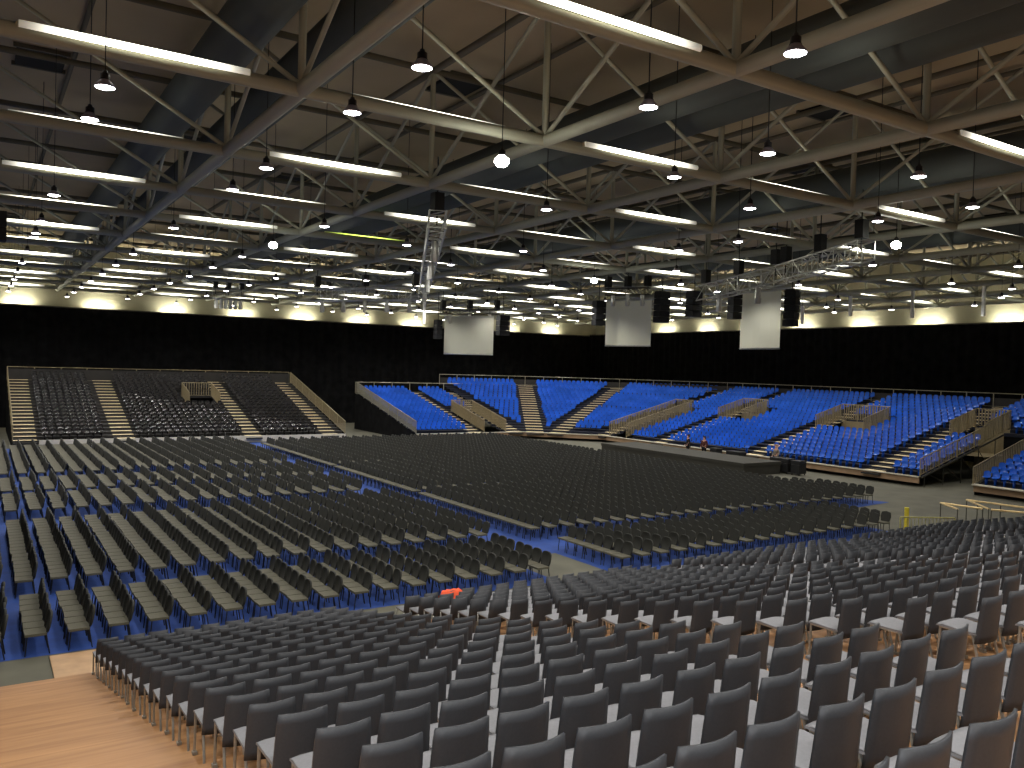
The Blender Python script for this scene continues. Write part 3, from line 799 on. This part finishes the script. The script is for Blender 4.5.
def speaker(u, v, depth, w, h, label, yaw=.6, tilt=0):
    c = pix(u, v, depth); t = thing('line_array_speaker', label, 'loudspeaker', c, -YAW + yaw, 'hanging loudspeakers')
    n = max(2, int(h / .35))
    for k in range(n):
        b = MB(); z1 = h / 2 - k * h / n; z0 = z1 - h / n + .03; o = .05 * (k / n) ** 2 * h
        b.box(-w / 2, w / 2, -.3 + o, .3 + o, z0, z1); b.build('speaker_cabinet', 'speaker_black', t)
    b = MB(); b.box(-w / 2, w / 2, -.25, .25, h / 2, h / 2 + .08); b.tube((0, 0, h / 2), (0, 0, ZB - c.z), .025, 4); b.build('rigging_frame', 'black_metal', t)
speaker(503, 326, 66, .95, 1.55, 'black loudspeaker hanging right of the leftmost screen')
speaker(438, 330, 67, .5, 1.5, 'narrow black loudspeaker hanging left of the leftmost screen')
speaker(599, 314, 56, .75, 1.6, 'black loudspeaker hanging left of the middle screen', .4)
speaker(662, 308, 54.5, .9, 2.0, 'black loudspeaker hanging right of the middle screen')
speaker(694, 305, 50, .8, 1.5, 'black loudspeaker hanging under the truss end, alone between screens')
speaker(735, 306, 45.5, .55, 1.5, 'grey black loudspeaker hanging left of the rightmost screen', .3)
speaker(792, 309, 44, .75, 1.9, 'black loudspeaker array hanging right of the rightmost screen', .9)
speaker(-3, 228, 24, .45, .8, 'black loudspeaker hanging at the left edge of the view')
for k, (u, v0, v1, dep) in enumerate([(850, 296, 316, 60), (912, 286, 318, 58), (983, 282, 316, 56), (802, 306, 324, 62), (424, 300, 324, 66)]):
    p, q = pix(u, v0, dep), pix(u, v1, dep); b = MB(); L = p.z - q.z
    b.box(-.09, .09, -.09, .09, -L, 0)
    t = thing('cable_drop', f"bright white vertical cable pipe hanging above the drape, {['second from right','third from right','rightmost','beside right screen','under the end-on truss'][[1,0,2,3,4][k]]}", 'pipe', (q.x, q.y, p.z), 0, 'white cable pipes')
    b.build('white_pipe', 'white_paint', t); bar('hanging_wire', (0, 0, 0), (0, 0, ZB - p.z), .02, 'black_metal', t, 4)

# ------------------------------------------------------------------ floor clutter, barriers and people
def barrier(pts, label, zt=1.1, m='pale_rail', group='handrails on the floor at the right'):
    t = thing('handrail', label, 'handrail', (0, 0, 0), 0, group)
    b = MB(); b.path([(x, y, zt) for x, y in pts], .045); b.build('top_rail', m, t)
    for (x, y), (x2, y2) in zip(pts, pts[1:]):
        n = max(1, round(math.dist((x, y), (x2, y2)) / 1.5))
        for k in range(n + (1 if (x2, y2) == pts[-1] else 0)):
            f = k / n; b = MB(); b.tube((x + (x2 - x) * f, y + (y2 - y) * f, 0), (x + (x2 - x) * f, y + (y2 - y) * f, zt), .02); b.build('post', 'truss_dark', t)
barrier([(35.7, 18.5), (35.5, 20.2), (34.5, 18.9)], 'tan topped handrail folded in a V, left one of two')
barrier([(37.9, 17.4), (37.6, 20.2), (35.9, 18.35)], 'tan topped handrail folded in a Z, right one of two')
barrier([(35.8, 18.2), (36.6, 16.9)], 'short straight tan handrail beside the folded ones')
t = thing('crowd_barrier', 'greenish steel crowd barrier on the floor below the handrails', 'barrier')
b = MB(); railing(b, [(31.4, 19.5, 0), (33.4, 18.4, 0)], h=.9, bars=.15, bar=.012); b.build('barrier_panel', 'barrier_steel', t)
b = MB(); b.tube((32.8, 20.1, 0), (32.8, 20.1, 1.1), .09, 10)
tag(b.build('bollard', 'yellow_paint'), 'short bright yellow post on the floor beside the crowd barrier', 'post')
b = MB(); b.box(31.6, 33.3, 20.4, 20.5, 0, .012); tag(b.build('floor_tape', 'yellow_paint'), 'yellow tape line on the grey floor right of the chairs', 'tape')
b = MB(); b.box(1.35, 2.3, 17.76, 20.2, 0, .03); tag(b.build('plywood_sheet', 'plywood'), 'tan plywood sheet on the floor before the near stand', 'board')

def case(x, y, sx, sy, sz, label, rz=0):
    t = thing('flight_case', label, 'case', (x, y, 0), rz, 'black flight cases by the blue stand')
    b = MB(); b.box(-sx / 2, sx / 2, -sy / 2, sy / 2, .1, sz * .72); b.build('case_body', 'case_black', t, bevel=.02)
    b = MB(); b.box(-sx / 2, sx / 2, -sy / 2, sy / 2, sz * .73, sz); b.build('lid', 'case_black', t, bevel=.02)
    b = MB()
    for ax in (-1, 1):
        for ay in (-1, 1): b.tube((ax * sx * .4, ay * sy * .4 - .02, .05), (ax * sx * .4, ay * sy * .4 + .02, .05), .05, 10)
    b.build('castor', 'black_metal', t)
def body(spec, name, matn, parent, sub=1):
    vs, es, rs = spec
    me = bpy.data.meshes.new(name); me.from_pydata(vs, es, []); me.materials.append(M[matn])
    o = link(name, me, parent); m = o.modifiers.new('skin', 'SKIN'); m.use_smooth_shade = True
    if not me.skin_vertices: print('no skin layer')
    for i, r in enumerate(rs): me.skin_vertices[0].data[i].radius = (r, r)
    me.skin_vertices[0].data[0].use_root = True
    s = o.modifiers.new('sub', 'SUBSURF'); s.levels = s.render_levels = sub
    return o
def person(x, y, rz, cloth, hair, label):
    """standing figure, arms slightly bent; clothes and hair are children of the body"""
    t = thing('person', label, 'person', (x, y, 0), rz)
    vs = [(0, 0, .95), (0, .01, 1.15), (0, 0, 1.38), (0, 0, 1.5), (0, .02, 1.6), (0, .03, 1.7),
          (-.18, 0, 1.4), (-.25, -.02, 1.13), (-.2, .16, .95), (-.17, .24, .92), (.18, 0, 1.4), (.25, -.02, 1.13), (.2, .16, .95), (.17, .24, .92),
          (-.1, 0, .9), (-.11, .02, .5), (-.12, -.02, .09), (-.13, .14, .04), (.1, 0, .9), (.11, .02, .5), (.12, -.02, .09), (.13, .14, .04)]
    es = [(0, 1), (1, 2), (2, 3), (3, 4), (4, 5), (2, 6), (6, 7), (7, 8), (8, 9), (2, 10), (10, 11), (11, 12), (12, 13), (0, 14), (14, 15), (15, 16), (16, 17), (0, 18), (18, 19), (19, 20), (20, 21)]
    rs = [.13, .13, .14, .055, .1, .085, .06, .045, .035, .03, .06, .045, .035, .03, .085, .06, .045, .04, .085, .06, .045, .04]
    body((vs, es, rs), 'body', 'skin', t)
    keep = [0, 1, 2, 6, 7, 8, 10, 11, 12]; mp = {k: i for i, k in enumerate(keep)}
    body(([vs[k] for k in keep], [(mp[a], mp[c]) for a, c in es if a in mp and c in mp], [rs[k] + .022 for k in keep]), 'jacket', cloth, t)
    keep = [0, 14, 15, 16, 18, 19, 20]; mp = {k: i for i, k in enumerate(keep)}
    body(([vs[k] for k in keep], [(mp[a], mp[c]) for a, c in es if a in mp and c in mp], [rs[k] + .018 for k in keep]), 'trousers', 'cloth_black', t)
    body(([(0, -.01, 1.66), (0, .0, 1.74), (0, -.04, 1.6)], [(0, 1), (0, 2)], [.1, .085, .09]), 'hair', hair, t)

def floor_at(u, v):
    r = pix(u, v, 1.0) - Vector((0, 0, CAMZ)); k = -CAMZ / r.z
    return r.x * k, r.y * k
t = thing('mixing_riser', 'low dark olive platform standing on the floor before the blue stand', 'platform')
b = MB(); b.box(41.0, 44.6, 36.2, 50.6, .62, .82); b.build('platform_top', 'riser_cloth', t)
b = MB(); b.box(41.04, 44.56, 36.24, 50.56, 0, .62); b.build('platform_skirt', 'riser_cloth', t)
def behind(u, v, X=45.9):
    r = pix(u, v, 1.0) - Vector((0, 0, CAMZ)); return X, X * r.y / r.x
x, y = behind(688, 450); person(x, y, 1.2, 'cloth_black', 'hair_dark', 'person in black clothes standing behind the low platform by the blue stand')
x, y = behind(704, 452); person(x, y, 1.9, 'cloth_red', 'hair_dark', 'person in dark red top standing beside a person in black')
x, y = behind(776, 460); person(x, y, 1.4, 'cloth_grey', 'hair_fair', 'fair haired person in grey top standing beside black flight cases')
case(45.2, 36.6, .8, 1.5, 1.0, 'larger black flight case beside the fair haired person')
case(45.2, 35.3, .7, .7, .95, 'smaller black flight case at the right end of the pair')
x, y = behind(736, 457); case(x, y, .7, 1.3, .95, 'low black flight case left of the second staircase')
x, y = behind(716, 455); case(x, y, .6, .7, 1.0, 'small black flight case right of the person in red')
# orange jacket thrown over a chair back at the front of the middle block
x, y, z = 9.5, Yi(17), Zt(17)
b = MB(); n = 9
vs = []
for k in range(7):
    for i in range(n):
        a = i / (n - 1) * 2 - 1
        yy = (k - 3) * .045; zz = .03 - abs(k - 3) ** 1.4 * .05 + .012 * math.sin(i * 2.1 + k)
        vs.append((a * (.25 + .06 * math.sin(k * 1.3)), yy, zz))
b.add(vs, [(k * n + i, k * n + i + 1, (k + 1) * n + i + 1, (k + 1) * n + i) for k in range(6) for i in range(n - 1)])
o = b.build('jacket', 'jacket_orange', None, True); o.location = (x, y + .02, z)
tag(o, 'orange red jacket thrown over a grey chair back at the stand front', 'jacket')

# ------------------------------------------------------------------ light and colour
w = bpy.data.worlds.new('world'); bpy.context.scene.world = w; w.use_nodes = True
w.node_tree.nodes['Background'].inputs[0].default_value = (.97, .98, 1, 1)
w.node_tree.nodes['Background'].inputs[1].default_value = .05
fl = bpy.data.lights.new('camera_flash', 'POINT'); fl.energy = 230; fl.shadow_soft_size = .12; fl.color = (.86, .93, 1)
fo = bpy.data.objects.new('camera_flash', fl); C.objects.link(fo); fo.location = (.1, -.1, CAMZ + .25)
sc = bpy.context.scene
sc.view_settings.view_transform = 'Standard'; sc.view_settings.look = 'None'
sc.view_settings.exposure = 0; sc.view_settings.gamma = 1
try:
    sc.cycles.max_bounces = 5; sc.cycles.diffuse_bounces = 3; sc.cycles.use_light_tree = True; sc.cycles.sample_clamp_indirect = 3
except Exception: pass
